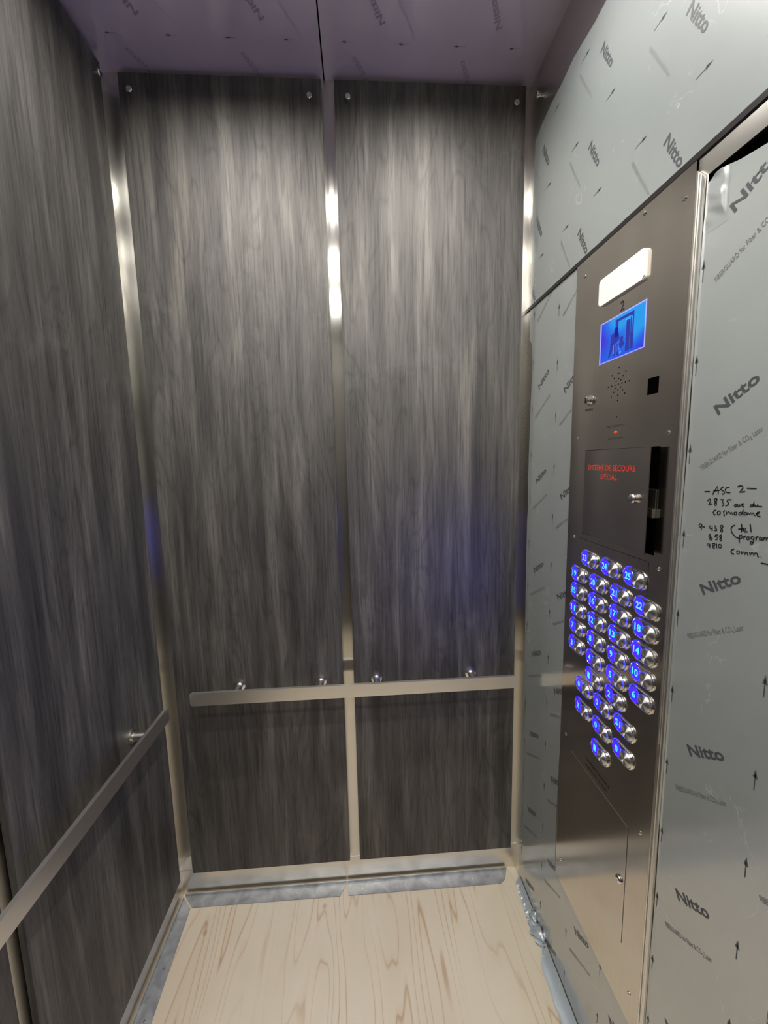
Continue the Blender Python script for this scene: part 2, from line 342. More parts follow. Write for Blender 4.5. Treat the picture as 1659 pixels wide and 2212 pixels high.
# right wall: steel transom above the joint, return panel below it, door opening beyond
JZ = 2.085
YE = -0.885                                   # end of the return panel
bm = NB(); box(bm, (W + .0006, YF, JZ + .006), (W + .03, YB + .03, H)); struct(obj('wall_right', bm, STEEL_S))
bm = NB()
box(bm, (W + .0006, YE, 0), (W + .03, YB + .03, 2.010)); box(bm, (W + .0006, -.672, 2.010), (W + .03, YB + .03, JZ - .003))
box(bm, (W + .03, YE, 0), (W + .12, YE + .012, 2.044))
wr = struct(obj('wall_right', bm, STEEL_S))
bm = NB(); box(bm, (W + .0006, YF, 2.0455), (W + .03, -.672, JZ - .003)); put(obj('header_band', bm, STEEL_S), wr)
bm = NB(); box(bm, (W - .003, YF, JZ - .0035), (W + .025, YB - .001, JZ + .0065)); put(obj('joint_strip', bm, RUBBER), wr)
bm = NB(); box(bm, (W + .12, YF, 0.0), (W + .14, YE + .02, 2.1)); struct(obj('door_1', bm, FILM))
bm = NB(); box(bm, (W + .031, -.672, 2.0), (W + .13, YF, 2.07)); put(obj('soffit_gap_shade', bm, BLACK), wr)  # black backing that paints the shade in the gap below the header band

# ------------------------------------------------------------------ protective films on the right wall
def jag(p, q, n, amp):
    out = []
    for k in range(n):
        t = k / n; d = 0 if k == 0 else random.uniform(-amp, amp)
        ax, ay = q[0] - p[0], q[1] - p[1]; l = math.hypot(ax, ay)
        out.append((p[0] + ax * t - ay / l * d, p[1] + ay * t + ax / l * d))
    return out
up_edge = [(.014, JZ + .004), (.012, 2.386), (.022, 2.567), (.062, 2.582), (.118, 2.591), (.181, 2.592), (.237, 2.60), (.327, 2.59), (.369, 2.591), (.6, 2.588), (1.0, 2.595), (1.9, 2.59), (1.9, JZ + .004)]
tf = tag(empty('protective_film', (W, -.5, JZ)), 'grey printed protective film above the black joint, its top edge cut short of the ceiling', 'protective film')
bm = NB(); prism(bm, up_edge[::-1], RW(), .0005); put(obj('film_sheet', bm, FILM_UP), tf)
UF = ((W, 0, 0), (0, 0, -1), (0, -1, 0))      # upper print frame: a = -z, b = -y
bm, bm2 = NB(), NB()
clipU = lambda a, b: -2.585 < a < -(JZ + .004) and .018 < b < 1.88
for i in range(0, 3):
    for j in range(-2, 6):
        a, b = -2.505 + .171 * i, .354 - .035 * i + .284 * j
        if b > -.02: stamp(bm, 'Nitto', .079, .0175, UF, a, b, A31, .026, .0003, clipU)
        a2, b2 = a + .087 * .5 - .02, b - .052
        stamp(bm2, 'FIBERGUARD for Fiber & CO2 Laser', .105, .007, UF, a + .075 - .1 + .0, b - .087, A31, 0, .0003, clipU)
        for k in range(2):
            a3, b3 = a - .048 + .0, b - .076 + .142 * k
            if b3 > .02 and b3 < 1.84 and a3 > -2.58:
                flat(bm, [(a3 - .0008, b3), (a3 + .0008, b3), (a3 + .0008, b3 + .026), (a3 - .0008, b3 + .026)], UF, .0003)
                flat(bm, [(a3 - .0036, b3 + .019), (a3 + .0036, b3 + .019), (a3, b3 + .032)], UF, .0003)
        if i == 2:
            a3, b3 = a + .123, b - .111
            for k in range(2):
                bb = b3 + .142 * k
                if bb > .02 and bb < 1.84 and a3 < -(JZ + .01):
                    flat(bm, [(a3 - .0008, bb), (a3 + .0008, bb), (a3 + .0008, bb + .026), (a3 - .0008, bb + .026)], UF, .0003)
                    flat(bm, [(a3 - .0036, bb + .019), (a3 + .0036, bb + .019), (a3, bb + .032)], UF, .0003)
put(obj('film_print', bm, INK), tf); put(obj('fine_print', bm2, simple('film_ink_faint', (.17, .175, .18), .45)), tf)

# lower film, one sheet cut round the control panel
lf = tag(empty('protective_film', (W, -.45, 0)), 'grey printed protective film cut around the button panel, with black handwriting on its right side', 'protective film')
def strips(bm, left, right, z0, z1, frame):
    """sheet between two edges given as (a, z) polylines"""
    o, r, u = [Vector(q) for q in frame]
    def at(e, z):
        if z <= e[0][1]: return e[0][0]
        for (a, p), (b, q) in zip(e, e[1:]):
            if p <= z <= q: return a + (b - a) * (z - p) / max(1e-9, q - p)
        return e[-1][0]
    zs = sorted({z0, z1} | {round(q[1], 4) for q in left + right if z0 < q[1] < z1})
    row = None
    for z in zs:
        n = [bm.verts.new(o + r * at(e, z) + u * z) for e in (left, right)]
        if row: bm.faces.new((row[0], row[1], n[1], n[0]))
        row = n
filmL = [(.011, .004), (.0205, .034), (.022, .10), (.020, .17), (.0215, .25), (.0195, .33), (.021, .45), (.0215, .57), (.029, .76), (.030, .94), (.025, 1.27), (.0245, 1.40), (.031, 1.45), (.027, 1.5), (.025, 1.544), (.029, 1.742), (.034, 1.84), (.037, 1.86), (.036, 1.931), (.030, 1.97), (.012, 1.99), (.012, JZ - .003)]
copL = [(.286, .343), (.283, .462), (.286, .62), (.288, .72), (.296, .8), (.300, 1.05), (.302, 1.338), (.295, 1.712), (.291, 1.945), (.289, JZ - .003)]
copR = [(.664, .343), (.666, .45), (.669, .6), (.6725, .734), (.670, .877), (.6645, 1.0), (.665, 1.1), (.668, 1.339), (.6685, 1.459), (.671, 1.66), (.6685, 1.8), (.668, 1.921), (.670, 1.976), (.672, 2.012)]
bm = NB()
strips(bm, filmL, [(-YE - .001, 0), (-YE - .001, .343)], .004, .343, RW())
strips(bm, filmL, copL, .343, JZ - .003, RW())
strips(bm, copR, [(-YE - .001, 0), (-YE - .001, 2.012)], .343, 2.012, RW())
flat(bm, [(.672, 2.012), (-YE - .001, 2.012), (.82, 2.016), (.766, 2.022), (.727, 2.029), (.705, 2.036), (.690, 2.037), (.672, 2.030)], RW())
def crease(co):                                # wrinkles where the sheet sags near its free top edge
    a, z = -co.y, co.z
    k = max(0, 1 - math.hypot((a - .70) / .05, (z - 2.0) / .085))
    return k * (.004 * math.sin(a * 260 + z * 90) * math.sin(z * 140) + .006 * k)
put(obj('film_sheet', bm, FILM), lf)
# crumpled top corner of the sheet (own little relief, lifted off the steel)
bm = NB(); nx, nz = 36, 40; g = []
for i in range(nx + 1):
    col = []
    for j in range(nz + 1):
        a = .6730 + (.712 - .6725) * i / nx; top = 2.036 - max(0, a - .70) * .19 - (.0 if a > .69 else (.69 - a) * .4); z = 1.955 + (top - 1.955) * j / nz
        s = min(1, i / 4, (nx - i) / 12, j / 20.0); s = s * s * (3 - 2 * s)
        wv = .0012 * math.sin(a * 120 + 3 * math.sin(z * 60)) * math.sin(z * 95 + a * 40) + .0009 * math.sin((a + z) * 150)
        d = .0002 + s * (.0030 + wv) * (0.35 + .65 * max(0, 1 - abs(a - .705) / .06))
        col.append(bm.verts.new((W - max(d, .0002), -a, z)))
    g.append(col)
for i in range(nx):
    for j in range(nz): bm.faces.new((g[i][j], g[i + 1][j], g[i + 1][j + 1], g[i][j + 1]))
put(obj('crumpled_corner', bm, FILM, smooth=True), lf)
LF = RW()
bm, bm2 = NB(), NB()
inP = lambda a, b: (.012 < a < .296 and .006 < b < JZ - .004) or (a > .667 and a < -YE - .002 and b < 2.01) or (b < .342 and .012 < a < -YE - .002 and b > .004)
for i in range(-1, 6):
    for j in range(-2, 8):
        a, b = .092 + .158 * i, 1.817 - .038 * i - .2935 * j
        stamp(bm, 'Nitto', .076, .0175, LF, a, b, math.radians(33), .026, .0003, inP)
        stamp(bm2, 'FIBERGUARD for Fiber & CO\u2082 Laser', .112, .0085, LF, a - .022, b - .087, A31, 0, .0003, inP)
        for k in range(2):
            a3, b3 = a - .048, b - .076 + .1465 * k
            if a3 < .658 and a3 > .60: a3 = .676
            q = [(a3 - .0008, b3), (a3 + .0008, b3), (a3 + .0008, b3 + .026), (a3 - .0008, b3 + .026)]
            if all(inP(*z) for z in q):
                flat(bm, q, LF, .0003); flat(bm, [(a3 - .0036, b3 + .020), (a3 + .0036, b3 + .020), (a3, b3 + .034)], LF, .0003)
put(obj('film_print', bm, INK), lf); put(obj('fine_print', bm2, INK2), lf)
HW = [[(0.7108,1.5433),(0.721,1.5442)],[(0.7258,1.5393),(0.7298,1.5461),(0.7337,1.5539),(0.735,1.548),(0.7363,1.541)],[(0.7268,1.5452),(0.7334,1.5465),(0.7385,1.5475)],[(0.7444,1.5533),(0.7407,1.5515),(0.7397,1.5487),(0.7437,1.547),(0.7469,1.5449),(0.7459,1.5423),(0.7421,1.5416)],[(0.7541,1.5531),(0.7492,1.5521),(0.7474,1.5488),(0.749,1.5455),(0.7524,1.5444),(0.7565,1.545)],[(0.767,1.5547),(0.7706,1.5564),(0.7745,1.5562),(0.7759,1.5537),(0.7736,1.5498),(0.7704,1.5465),(0.7746,1.5473),(0.7794,1.5484)],[(0.7816,1.5533),(0.7883,1.5534),(0.7959,1.5537)],[(0.7178,1.5284),(0.7198,1.5311),(0.723,1.5322),(0.7237,1.5298),(0.7222,1.526),(0.7202,1.5221),(0.7238,1.5237),(0.7273,1.5251)],[(0.7347,1.5325),(0.731,1.5337),(0.7294,1.532),(0.7314,1.5293),(0.7347,1.5269),(0.7346,1.5236),(0.7325,1.5226),(0.7309,1.5245),(0.7328,1.5287),(0.7355,1.5325),(0.7332,1.5343)],[(0.7408,1.5326),(0.7458,1.5335),(0.7441,1.5298),(0.7464,1.5276),(0.7471,1.5246),(0.7442,1.5231)],[(0.7595,1.5344),(0.753,1.5338),(0.752,1.5309),(0.7551,1.5289),(0.7546,1.5258),(0.7501,1.524)],[(0.7693,1.5285),(0.7662,1.5281),(0.7644,1.5257),(0.7657,1.5241),(0.7684,1.5253),(0.7697,1.5285),(0.7704,1.5252),(0.7724,1.525)],[(0.7716,1.5294),(0.7735,1.5255),(0.7749,1.5275),(0.7755,1.5295),(0.78,1.5302)],[(0.777,1.5293),(0.7769,1.5263),(0.7801,1.5259)],[(0.792,1.5301),(0.7895,1.5295),(0.789,1.5272),(0.7915,1.5271),(0.7931,1.5302),(0.7944,1.5354),(0.7938,1.5303),(0.7941,1.5274)],[(0.7956,1.5308),(0.7958,1.528),(0.7986,1.5286),(0.7998,1.5316),(0.8001,1.5288),(0.8029,1.5284),(0.806,1.5289)],[(0.7349,1.5156),(0.7314,1.5144),(0.7297,1.511),(0.7316,1.508),(0.7351,1.508)],[(0.739,1.5145),(0.737,1.5123),(0.7377,1.5088),(0.7412,1.5088),(0.7429,1.5118),(0.7416,1.5145),(0.739,1.5145)],[(0.75,1.5167),(0.7476,1.5144),(0.7488,1.5114),(0.7499,1.5088),(0.7482,1.508)],[(0.7527,1.5099),(0.753,1.5155),(0.7546,1.5121),(0.7559,1.5158),(0.7577,1.5149),(0.7592,1.512),(0.7608,1.516),(0.7628,1.5124),(0.7645,1.5119)],[(0.7672,1.5168),(0.765,1.5146),(0.7661,1.5121),(0.7688,1.5124),(0.7698,1.5152),(0.768,1.5169)],[(0.7759,1.5171),(0.7729,1.516),(0.7728,1.513),(0.7759,1.513),(0.7775,1.5166),(0.7793,1.522),(0.7787,1.516),(0.7797,1.5131)],[(0.7831,1.518),(0.7806,1.5162),(0.7816,1.5141),(0.7846,1.5145),(0.7854,1.5172),(0.7831,1.518)],[(0.7864,1.5147),(0.7868,1.5181),(0.789,1.5154),(0.7909,1.5186),(0.7923,1.5155),(0.7945,1.5187),(0.7959,1.5156),(0.7985,1.5156)],[(0.7983,1.5174),(0.8024,1.519),(0.8033,1.5209),(0.8005,1.5202),(0.7994,1.5172),(0.8014,1.5146),(0.8053,1.5145)],[(0.71,1.4888),(0.707,1.4891),(0.7052,1.4855),(0.7076,1.4833),(0.7108,1.4851),(0.7109,1.4889),(0.71,1.4837),(0.7106,1.4796)],[(0.7123,1.4845),(0.717,1.4853)],[(0.7265,1.4893),(0.7253,1.4845),(0.7306,1.4846)],[(0.7302,1.4882),(0.7309,1.4806)],[(0.7332,1.4899),(0.7373,1.4898),(0.7349,1.4865),(0.739,1.4852),(0.7388,1.4831),(0.7348,1.4825)],[(0.7488,1.4928),(0.7446,1.4917),(0.7444,1.4893),(0.748,1.4871),(0.7492,1.4841),(0.7476,1.4819),(0.7454,1.4831),(0.7467,1.4873),(0.7496,1.4917)],[(0.7292,1.4745),(0.7256,1.4734),(0.7254,1.4705),(0.7296,1.4696),(0.7325,1.4685),(0.7309,1.4662),(0.7276,1.4663),(0.7278,1.4701),(0.7298,1.473)],[(0.7416,1.4764),(0.7368,1.4751),(0.7366,1.4726),(0.7411,1.4726),(0.7418,1.4699),(0.738,1.4676)],[(0.7481,1.4775),(0.7447,1.4761),(0.7445,1.4737),(0.7477,1.4719),(0.7488,1.4693),(0.7468,1.4679),(0.7453,1.4698),(0.7471,1.4738),(0.7486,1.4764)],[(0.7255,1.4597),(0.7239,1.456),(0.729,1.4567)],[(0.7287,1.4595),(0.7292,1.4526)],[(0.7376,1.4622),(0.7336,1.4609),(0.7335,1.458),(0.7371,1.458),(0.7382,1.4606),(0.7358,1.4622)],[(0.7344,1.4578),(0.7347,1.4542),(0.7375,1.4531),(0.7368,1.4563)],[(0.7407,1.462),(0.7411,1.4551)],[(0.7477,1.4626),(0.7443,1.4611),(0.7443,1.4571),(0.7478,1.4568),(0.75,1.4591),(0.7495,1.4618),(0.7466,1.4608)],[(0.7684,1.4963),(0.7645,1.4941),(0.7626,1.49),(0.7642,1.4848),(0.7673,1.4815),(0.7717,1.4784),(0.7765,1.4774)],[(0.7783,1.5001),(0.7796,1.4943),(0.7795,1.4875)],[(0.774,1.4912),(0.7805,1.4929),(0.7828,1.4926)],[(0.7826,1.4907),(0.7856,1.4919),(0.7857,1.4946),(0.7831,1.4941),(0.7823,1.4902),(0.7847,1.4888),(0.7891,1.4899)],[(0.7914,1.5018),(0.7926,1.4964),(0.794,1.49)],[(0.7772,1.4829),(0.7769,1.4771),(0.7779,1.4712)],[(0.7773,1.4818),(0.7802,1.4834),(0.7816,1.4811),(0.7796,1.4776),(0.7769,1.4775)],[(0.7838,1.4826),(0.7842,1.4778)],[(0.784,1.4807),(0.786,1.483),(0.7872,1.4825)],[(0.7902,1.483),(0.7881,1.4808),(0.7892,1.478),(0.7921,1.4789),(0.7917,1.4826),(0.7898,1.483)],[(0.7978,1.4845),(0.795,1.4836),(0.7945,1.4805),(0.7975,1.48),(0.799,1.4836),(0.7988,1.4777),(0.7971,1.4729),(0.7942,1.4727),(0.7942,1.4756),(0.7971,1.4766)],[(0.8014,1.4851),(0.8023,1.4795)],[(0.802,1.4827),(0.8032,1.4851),(0.8052,1.4859)],[(0.8092,1.4855),(0.8065,1.4839),(0.8068,1.4811),(0.8092,1.4816),(0.8102,1.4854),(0.8106,1.4811),(0.812,1.4814)],[(0.8122,1.4861),(0.813,1.4816),(0.814,1.4857),(0.8154,1.486),(0.8161,1.4822),(0.8174,1.4864),(0.8194,1.4864),(0.8201,1.483)],[(0.7706,1.46),(0.7671,1.4581),(0.7658,1.4546),(0.7681,1.452),(0.7713,1.4524)],[(0.7767,1.459),(0.7749,1.4567),(0.776,1.4535),(0.7787,1.4541),(0.7796,1.4574),(0.7774,1.4592)],[(0.7818,1.459),(0.7829,1.4547),(0.7842,1.4581),(0.7864,1.459),(0.7875,1.455),(0.7887,1.4587),(0.7905,1.4595),(0.7925,1.4551)],[(0.7942,1.4604),(0.7958,1.4559),(0.7972,1.4599),(0.7993,1.4608),(0.8008,1.4567),(0.8023,1.4607),(0.8051,1.4614),(0.807,1.4567),(0.8084,1.4563)],[(0.8111,1.4568),(0.812,1.4572)],[(0.812,1.4488),(0.8169,1.449),(0.8237,1.4493)]]
bm = NB()
for s in HW:
    s = [q for q in s if q[0] < -YE - .003]
    if len(s) > 1: ribbon(bm, s, .0017, LF, .0004)
tag(put(obj('handwriting', bm, MARKER), lf), 'black marker handwriting')

# loose film curling out onto the plywood
def scrap(y0, y1, w0, w1, seed, label, hgt=.02):
    rnd = random.Random(seed); n, m_ = 46, 10; bm = NB(); g = []
    for i in range(n + 1):
        t = i / n; y = y0 + (y1 - y0) * t; wd = w0 + (w1 - w0) * t + rnd.uniform(-.0012, .0012)
        if i < 2: wd *= .35 + .3 * i
        if i > n - 2: wd *= .6
        col = []
        for j in range(m_ + 1):
            s = j / m_
            x = W - .002 - wd * s; z = .0015 + hgt * (1 - s) ** 2.4 + .0018 * math.sin(t * 37 + seed) * s + .0012 * math.sin(t * 83 + s * 5)
            col.append(bm.verts.new((x, y + .004 * math.sin(s * 4 + t * 9), max(z, .0008))))
        g.append(col)
    for i in range(n):
        for j in range(m_): bm.faces.new((g[i][j], g[i + 1][j], g[i + 1][j + 1], g[i][j + 1]))
    return tag(obj('film_scrap', bm, SCRAP, smooth=True), label, 'film scrap')
scrap(-.032, -.165, .018, .026, 3, 'loose grey film flap on the floor nearest the back right corner')
scrap(-.245, -1.25, .036, .046, 8, 'long loose grey film strip lying along the foot of the right wall')
bm = NB(); g = []
for i in range(31):
    col = []
    for j in range(13):
        t, s = i / 30, j / 12
        y = -.15 - .105 * t
        x = W - .001 - s * (.012 + .020 * math.sin(math.pi * t)) - .004 * math.sin(t * 22 + s * 9)
        z = .002 + .034 * (1 - s) * (0.7 + .3 * math.sin(t * 13)) + .004 * math.sin(t * 31 + s * 14)
        col.append(bm.verts.new((min(x, W - .0005), y, max(.001, z))))
    g.append(col)
for i in range(30):
    for j in range(12): bm.faces.new((g[i][j], g[i + 1][j], g[i + 1][j + 1], g[i][j + 1]))
tag(obj('film_scrap', bm, SCRAP, smooth=True), 'crumpled dark tuft of film between the two loose strips by the right wall', 'film scrap')

# ------------------------------------------------------------------ laminate wall panels
def bolt(parent, loc, axis, r=.0085, l=.016, name='cap_bolt'):
    bm = NB(); lathe(bm, [(r * .55, 0), (r * .55, l * .55), (r, l * .6), (r, l * .85), (r * .8, l), (0, l)], loc, axis, 20)
    return put(obj(name, bm, CHROME, smooth=False), parent)
def wall_panel(lo, hi, m, label, bolts, axis):
    t = tag(empty('wall_panel', ((lo[0] + hi[0]) / 2, (lo[1] + hi[1]) / 2, lo[2])), label, 'wall panel', 'charcoal woodgrain wall panels')
    bx('panel_board', lo, hi, m, t, .0012)
    for q in bolts: bolt(t, q, axis)
    bm = NB()
    if axis[1]:
        for xx in (lo[0] + .1, hi[0] - .1): box(bm, (xx, hi[1], .3), (xx + .03, YB, 2.6))
    else:
        for yy in (lo[1] + .1, hi[1] - .1): box(bm, (XL, yy - .03, .3), (lo[0], yy, 2.6))
    put(obj('mounting_rail', bm, BLACK), t)
    return t
ZB, ZT = .1056, 2.735
wall_panel((.033, 0, ZB), (.6153, .014, ZT), LAM[0], 'charcoal woodgrain panel on the back wall, left of the centre steel strip', [(.068, 0, 2.682), (.58, 0, 2.68)], (0, -1, 0))
wall_panel((.6533, 0, ZB), (1.2389, .014, ZT), LAM[1], 'charcoal woodgrain panel on the back wall, right of the centre strip, with the blue sheen', [(.694, 0, 2.681), (1.206, 0, 2.679)], (0, -1, 0))
wall_panel((-.014, -.604, ZB), (0, -.025, ZT), LAM[2], 'tall charcoal woodgrain panel on the left wall next to the back corner', [(0, -.054, 2.685), (0, -.56, 2.685)], (1, 0, 0))
wall_panel((-.014, -1.23, ZB), (0, -.642, ZT), LAM[0], 'charcoal woodgrain panel at the lower left frame edge, across the narrow gap', [(0, -.68, 2.685), (0, -1.19, 2.685)], (1, 0, 0))
put(bx('wall_lining', (XL, YF, ZB), (0, -1.27, ZT), LAM[1]), bpy.data.objects['wall_left'])
# loose bolt on the bare steel of the transom
o = tag(bolt(empty('wall_bolt', (W, -.05, 2.66)), (W, -.055, 2.665), (-1, 0, 0)), None).parent
tag(o, 'small chrome bolt on the bare steel above the film in the back right corner', 'bolt')

# ------------------------------------------------------------------ handrails
def standoff(parent, base, axis, l, r=.0122):
    bm = NB(); lathe(bm, [(r * 1.6, 0), (r * 1.6, .004), (r, .006), (r, l)], base, axis, 24)
    return put(obj('standoff', bm, SATIN), parent)
hr = tag(empty('handrail', (.665, 0, .83)), 'flat brushed steel handrail across the back wall panels', 'handrail')
bm = NB(); prism(bm, rrect(.1113, .8135, 1.219, .8581, .006), ((0, -.072, 0), (1, 0, 0), (0, 0, 1)), .010)
bmesh.ops.bevel(bm, geom=[e for e in bm.edges if abs(e.verts[0].co.y - e.verts[1].co.y) < 1e-6], offset=.0012, segments=1, affect='EDGES')
put(obj('rail_bar', bm, STEEL_RAIL), hr)
for x in (.254, .537, .734, 1.075): standoff(hr, (x, 0, .838), (0, -1, 0), .062)
hl = tag(empty('handrail', (0, -.7, .83)), 'flat brushed steel handrail along the left wall, running out of frame', 'handrail')
bm = NB(); prism(bm, rrect(.131, .8085, 1.24, .853, .006), ((.072, 0, 0), (0, -1, 0), (0, 0, 1)), -.010)
bmesh.ops.bevel(bm, geom=[e for e in bm.edges if abs(e.verts[0].co.x - e.verts[1].co.x) < 1e-6], offset=.0012, segments=1, affect='EDGES')
put(obj('rail_bar', bm, STEEL_RAILY), hl)
for y in (-.209, -1.12): standoff(hl, (0, y, .815), (1, 0, 0), .062)

# ------------------------------------------------------------------ metal angles nailed round the floor
def angle(label, poly, flange, nails):
    c = Vector((sum(p[0] for p in poly) / len(poly), sum(p[1] for p in poly) / len(poly), 0))
    t = tag(empty('floor_angle', c), label, 'metal angle', 'metal angles around the floor edge')
    bm = NB(); prism(bm, poly, ((0, 0, .0032), (1, 0, 0), (0, 1, 0)), .0026); 
    if flange: box(bm, *flange)
    put(obj('angle_strip', bm, GALV), t)
    for x, y in nails:
        bm = NB(); lathe(bm, [(.0035, 0), (.003, .0012), (0, .0016)], (x, y, .0032), (0, 0, 1), 12); put(obj('nail', bm, SATIN), t)
    return t
angle('dull grey metal angle along the back of the plywood floor, left half', [(.036, -.034), (.576, -.0385), (.599, .006), (-.004, .006)], ((-.004, .006, .003), (.599, .0085, .012)), [(.075 + .085 * k, -.016) for k in range(6)])
angle('dull grey metal angle along the back of the plywood floor, right half', [(.607, -.0385), (1.185, -.042), (1.205, -.030), (1.225, .006), (.603, .006)], ((.603, .006, .003), (1.225, .0085, .012)), [(.66 + .085 * k, -.018) for k in range(6)])
angle('dull grey metal angle along the left edge of the plywood floor', [(-.006, .0), (.031, -.036), (.044, -.335), (.046, -1.25), (-.006, -1.25)], ((-.0085, -1.25, .003), (-.006, 0, .012)), [(.022, -.09 - .12 * k) for k in range(8)])

# ------------------------------------------------------------------ ceiling downlights
where = {(0, 0): 'back left', (1, 0): 'back right', (0, 1): 'middle left', (1, 1): 'middle right', (0, 2): 'front left', (1, 2): 'front right'}
for i, x in enumerate((.315, .95)):
    for j, y in enumerate((-.47, -1.03, -1.6)):
        t = tag(empty('downlight', (x, y, H)), 'round ceiling downlight, %s of the six' % where[(i, j)], 'downlight', 'round downlights in the ceiling')
        bm = NB(); lathe(bm, [(.036, -.001), (.036, .010), (.038, .0115), (.046, .009), (.047, 0)], (x, y, H), (0, 0, -1), 40, cap=False); put(obj('trim_ring', bm, BAFFLE, smooth=True), t)
        bm = NB(); lathe(bm, [(.0355, 0), (.0355, .002), (.025, .004), (.012, .005), (0, .0052)], (x, y, H), (0, 0, -1), 32, cap=False); put(obj('lens', bm, LENS, smooth=True), t)

# ------------------------------------------------------------------ car operating panel
cp = tag(empty('control_panel', (W, -.48, .343)), 'tall brushed steel elevator button panel with lit blue buttons and a small screen', 'control panel')
P = .004                                       # plate stands this far off the wall
def cframe(d=0.0): return RW(P + d)
def cpart(name, bm, m, smooth=False): return put(obj(name, bm, m, smooth=smooth), cp)
# face plate with an opening for the emergency cabinet: four strips round it
bm = NB()
for a0, b0, a1, b1 in ((.297, .345, .6525, 1.412), (.297, 1.6215, .6525, 2.079), (.297, 1.412, .366, 1.6215), (.6135, 1.412, .6525, 1.6215)):
    prism(bm, [(a0, b0), (a1, b0), (a1, b1), (a0, b1)], cframe(), P - .0007)
bmesh.ops.remove_doubles(bm, verts=bm.verts, dist=1e-5)
cpart('face_plate', bm, STEEL_COP)
bm = NB(); prism(bm, [(.6535, .345), (.6688, .345), (.6688, 2.045), (.6535, 2.062)], cframe(.0006), P)
prism(bm, [(.6560, .345), (.6585, .345), (.6585, 2.056), (.6560, 2.058)], cframe(.0018), .0014); prism(bm, [(.6610, .345), (.6630, .345), (.6630, 2.052), (.6610, 2.053)], cframe(.0016), .0012)
tag(cpart('edge_trim', bm, STEEL_RAIL), 'bright double edge strip')
bm = NB(); ribbon(bm, [(.6597, .40), (.6597, 1.05)], .0014, cframe(.0008), 0); cpart('edge_groove', bm, simple('dark_brown_groove', (.10, .055, .03), .5))
# cabinet recess
bm = NB(); box(bm, (W - .0002, -.6135, 1.412), (W - .0004, -.366, 1.6215)); tag(cpart('cabinet_recess', bm, BLACK), 'black opening behind the cabinet door')
# screws
for a, b in ((.333, 2.042), (.631, 2.035), (.534, 2.068), (.331, 1.652), (.630, 1.645), (.329, 1.396), (.628, 1.390), (.326, .825), (.626, .823), (.324, .419), (.624, .419)):
    bm = NB(); lathe(bm, [(.0042, 0), (.0040, .0014), (.0026, .0026), (.0012, .0027), (.0010, .0016), (0, .0016)], (W - P, -a, b), (-1, 0, 0), 18); cpart('screw', bm, CHROME)
# emergency light lens
bm = NB(); prism(bm, rrect(.405, 1.943, .551, 2.000, .006), cframe(.0065), .0065)
bmesh.ops.bevel(bm, geom=[e for e in bm.edges if abs(e.verts[0].co.x - e.verts[1].co.x) < 1e-6 and e.verts[0].co.x < W - P - .005], offset=.002, segments=2, affect='EDGES')
tag(cpart('light_cover', bm, WHITE), 'white plastic emergency light cover')
# floor number above the screen
bm = NB(); stamp(bm, '2', .013, .020, cframe(), .475, 1.9095, 0, .01, .0003); cpart('number_marking', bm, ENGR)
# screen
scr = []
bm = NB(); prism(bm, [(.408, 1.815), (.555, 1.815), (.555, 1.905), (.408, 1.905)], cframe(.0005), .0005); cpart('screen_bezel', bm, simple('screen_glass_edge', (.25, .27, .7), .2, emit=(.12, .14, .9), es=.5))
def screen_mat():
    m, nt, b = mat('lcd_screen'); L = nt.links
    g = N(nt, 'ShaderNodeNewGeometry'); sp = N(nt, 'ShaderNodeSeparateXYZ'); L.new(g.outputs['Position'], sp.inputs[0])
    mr = N(nt, 'ShaderNodeMapRange'); mr.inputs[1].default_value = -.41; mr.inputs[2].default_value = -.553; L.new(sp.outputs['Y'], mr.inputs[0])
    mz = N(nt, 'ShaderNodeMapRange'); mz.inputs[1].default_value = 1.817; mz.inputs[2].default_value = 1.903; L.new(sp.outputs['Z'], mz.inputs[0])
    n = N(nt, 'ShaderNodeTexNoise', i_Scale=17.0, i_Detail=0.5); L.new(g.outputs['Position'], n.inputs['Vector'])
    ad = N(nt, 'ShaderNodeMath', operation='MULTIPLY'); L.new(mr.outputs[0], ad.inputs[0]); L.new(mz.outputs[0], ad.inputs[1])
    a2 = N(nt, 'ShaderNodeMath', operation='ADD'); L.new(ad.outputs[0], a2.inputs[0]); L.new(n.outputs[0], a2.inputs[1])
    r = ramp(nt, [(.35, (.035, .02, .70)), (.55, (.004, .08, .80)), (.8, (.0, .17, .85)), (1.0, (.0, .36, .9))]); L.new(a2.outputs[0], r.inputs[0])
    L.new(r.outputs[0], b.inputs['Emission Color']); b.inputs['Emission Strength'].default_value = 0.85; b.inputs['Base Color'].default_value = (.01, .01, .05, 1); b.inputs['Roughness'].default_value = .2
    return m
bm = NB(); prism(bm, [(.4135, 1.818), (.5525, 1.818), (.5525, 1.902), (.4135, 1.902)], cframe(.0010), .0005); sc = cpart('screen', bm, screen_mat())
DK = simple('screen_dark_blue', (.01, .01, .05), .3, emit=(.006, .02, .30), es=1.0)
bm = NB(); fr = cframe(.0013)
def sp_(x, y): return (.4135 + x * .139, 1.818 + y * .084)     # picture coordinates 0..1
def poly(pts): flat(bm, [sp_(*q) for q in pts], fr)
poly([(.36, .93), (.78, .93), (.78, .86), (.36, .86)]); poly([(.36, .86), (.43, .86), (.43, .50), (.36, .50)]); poly([(.71, .86), (.78, .86), (.78, .06), (.71, .06)]); poly([(.62, .78), (.70, .78), (.70, .05), (.61, .05)])
poly([(.33, .68), (.36, .74), (.41, .74), (.44, .68), (.41, .60), (.36, .60)])                       # head
poly([(.26, .60), (.34, .64), (.44, .62), (.47, .44), (.40, .36), (.30, .34), (.25, .42)])          # body
poly([(.25, .40), (.32, .36), (.31, .22), (.24, .05), (.20, .06), (.24, .24)])                      # leg
poly([(.31, .34), (.37, .34), (.38, .20), (.36, .05), (.32, .06), (.33, .20)])                      # leg
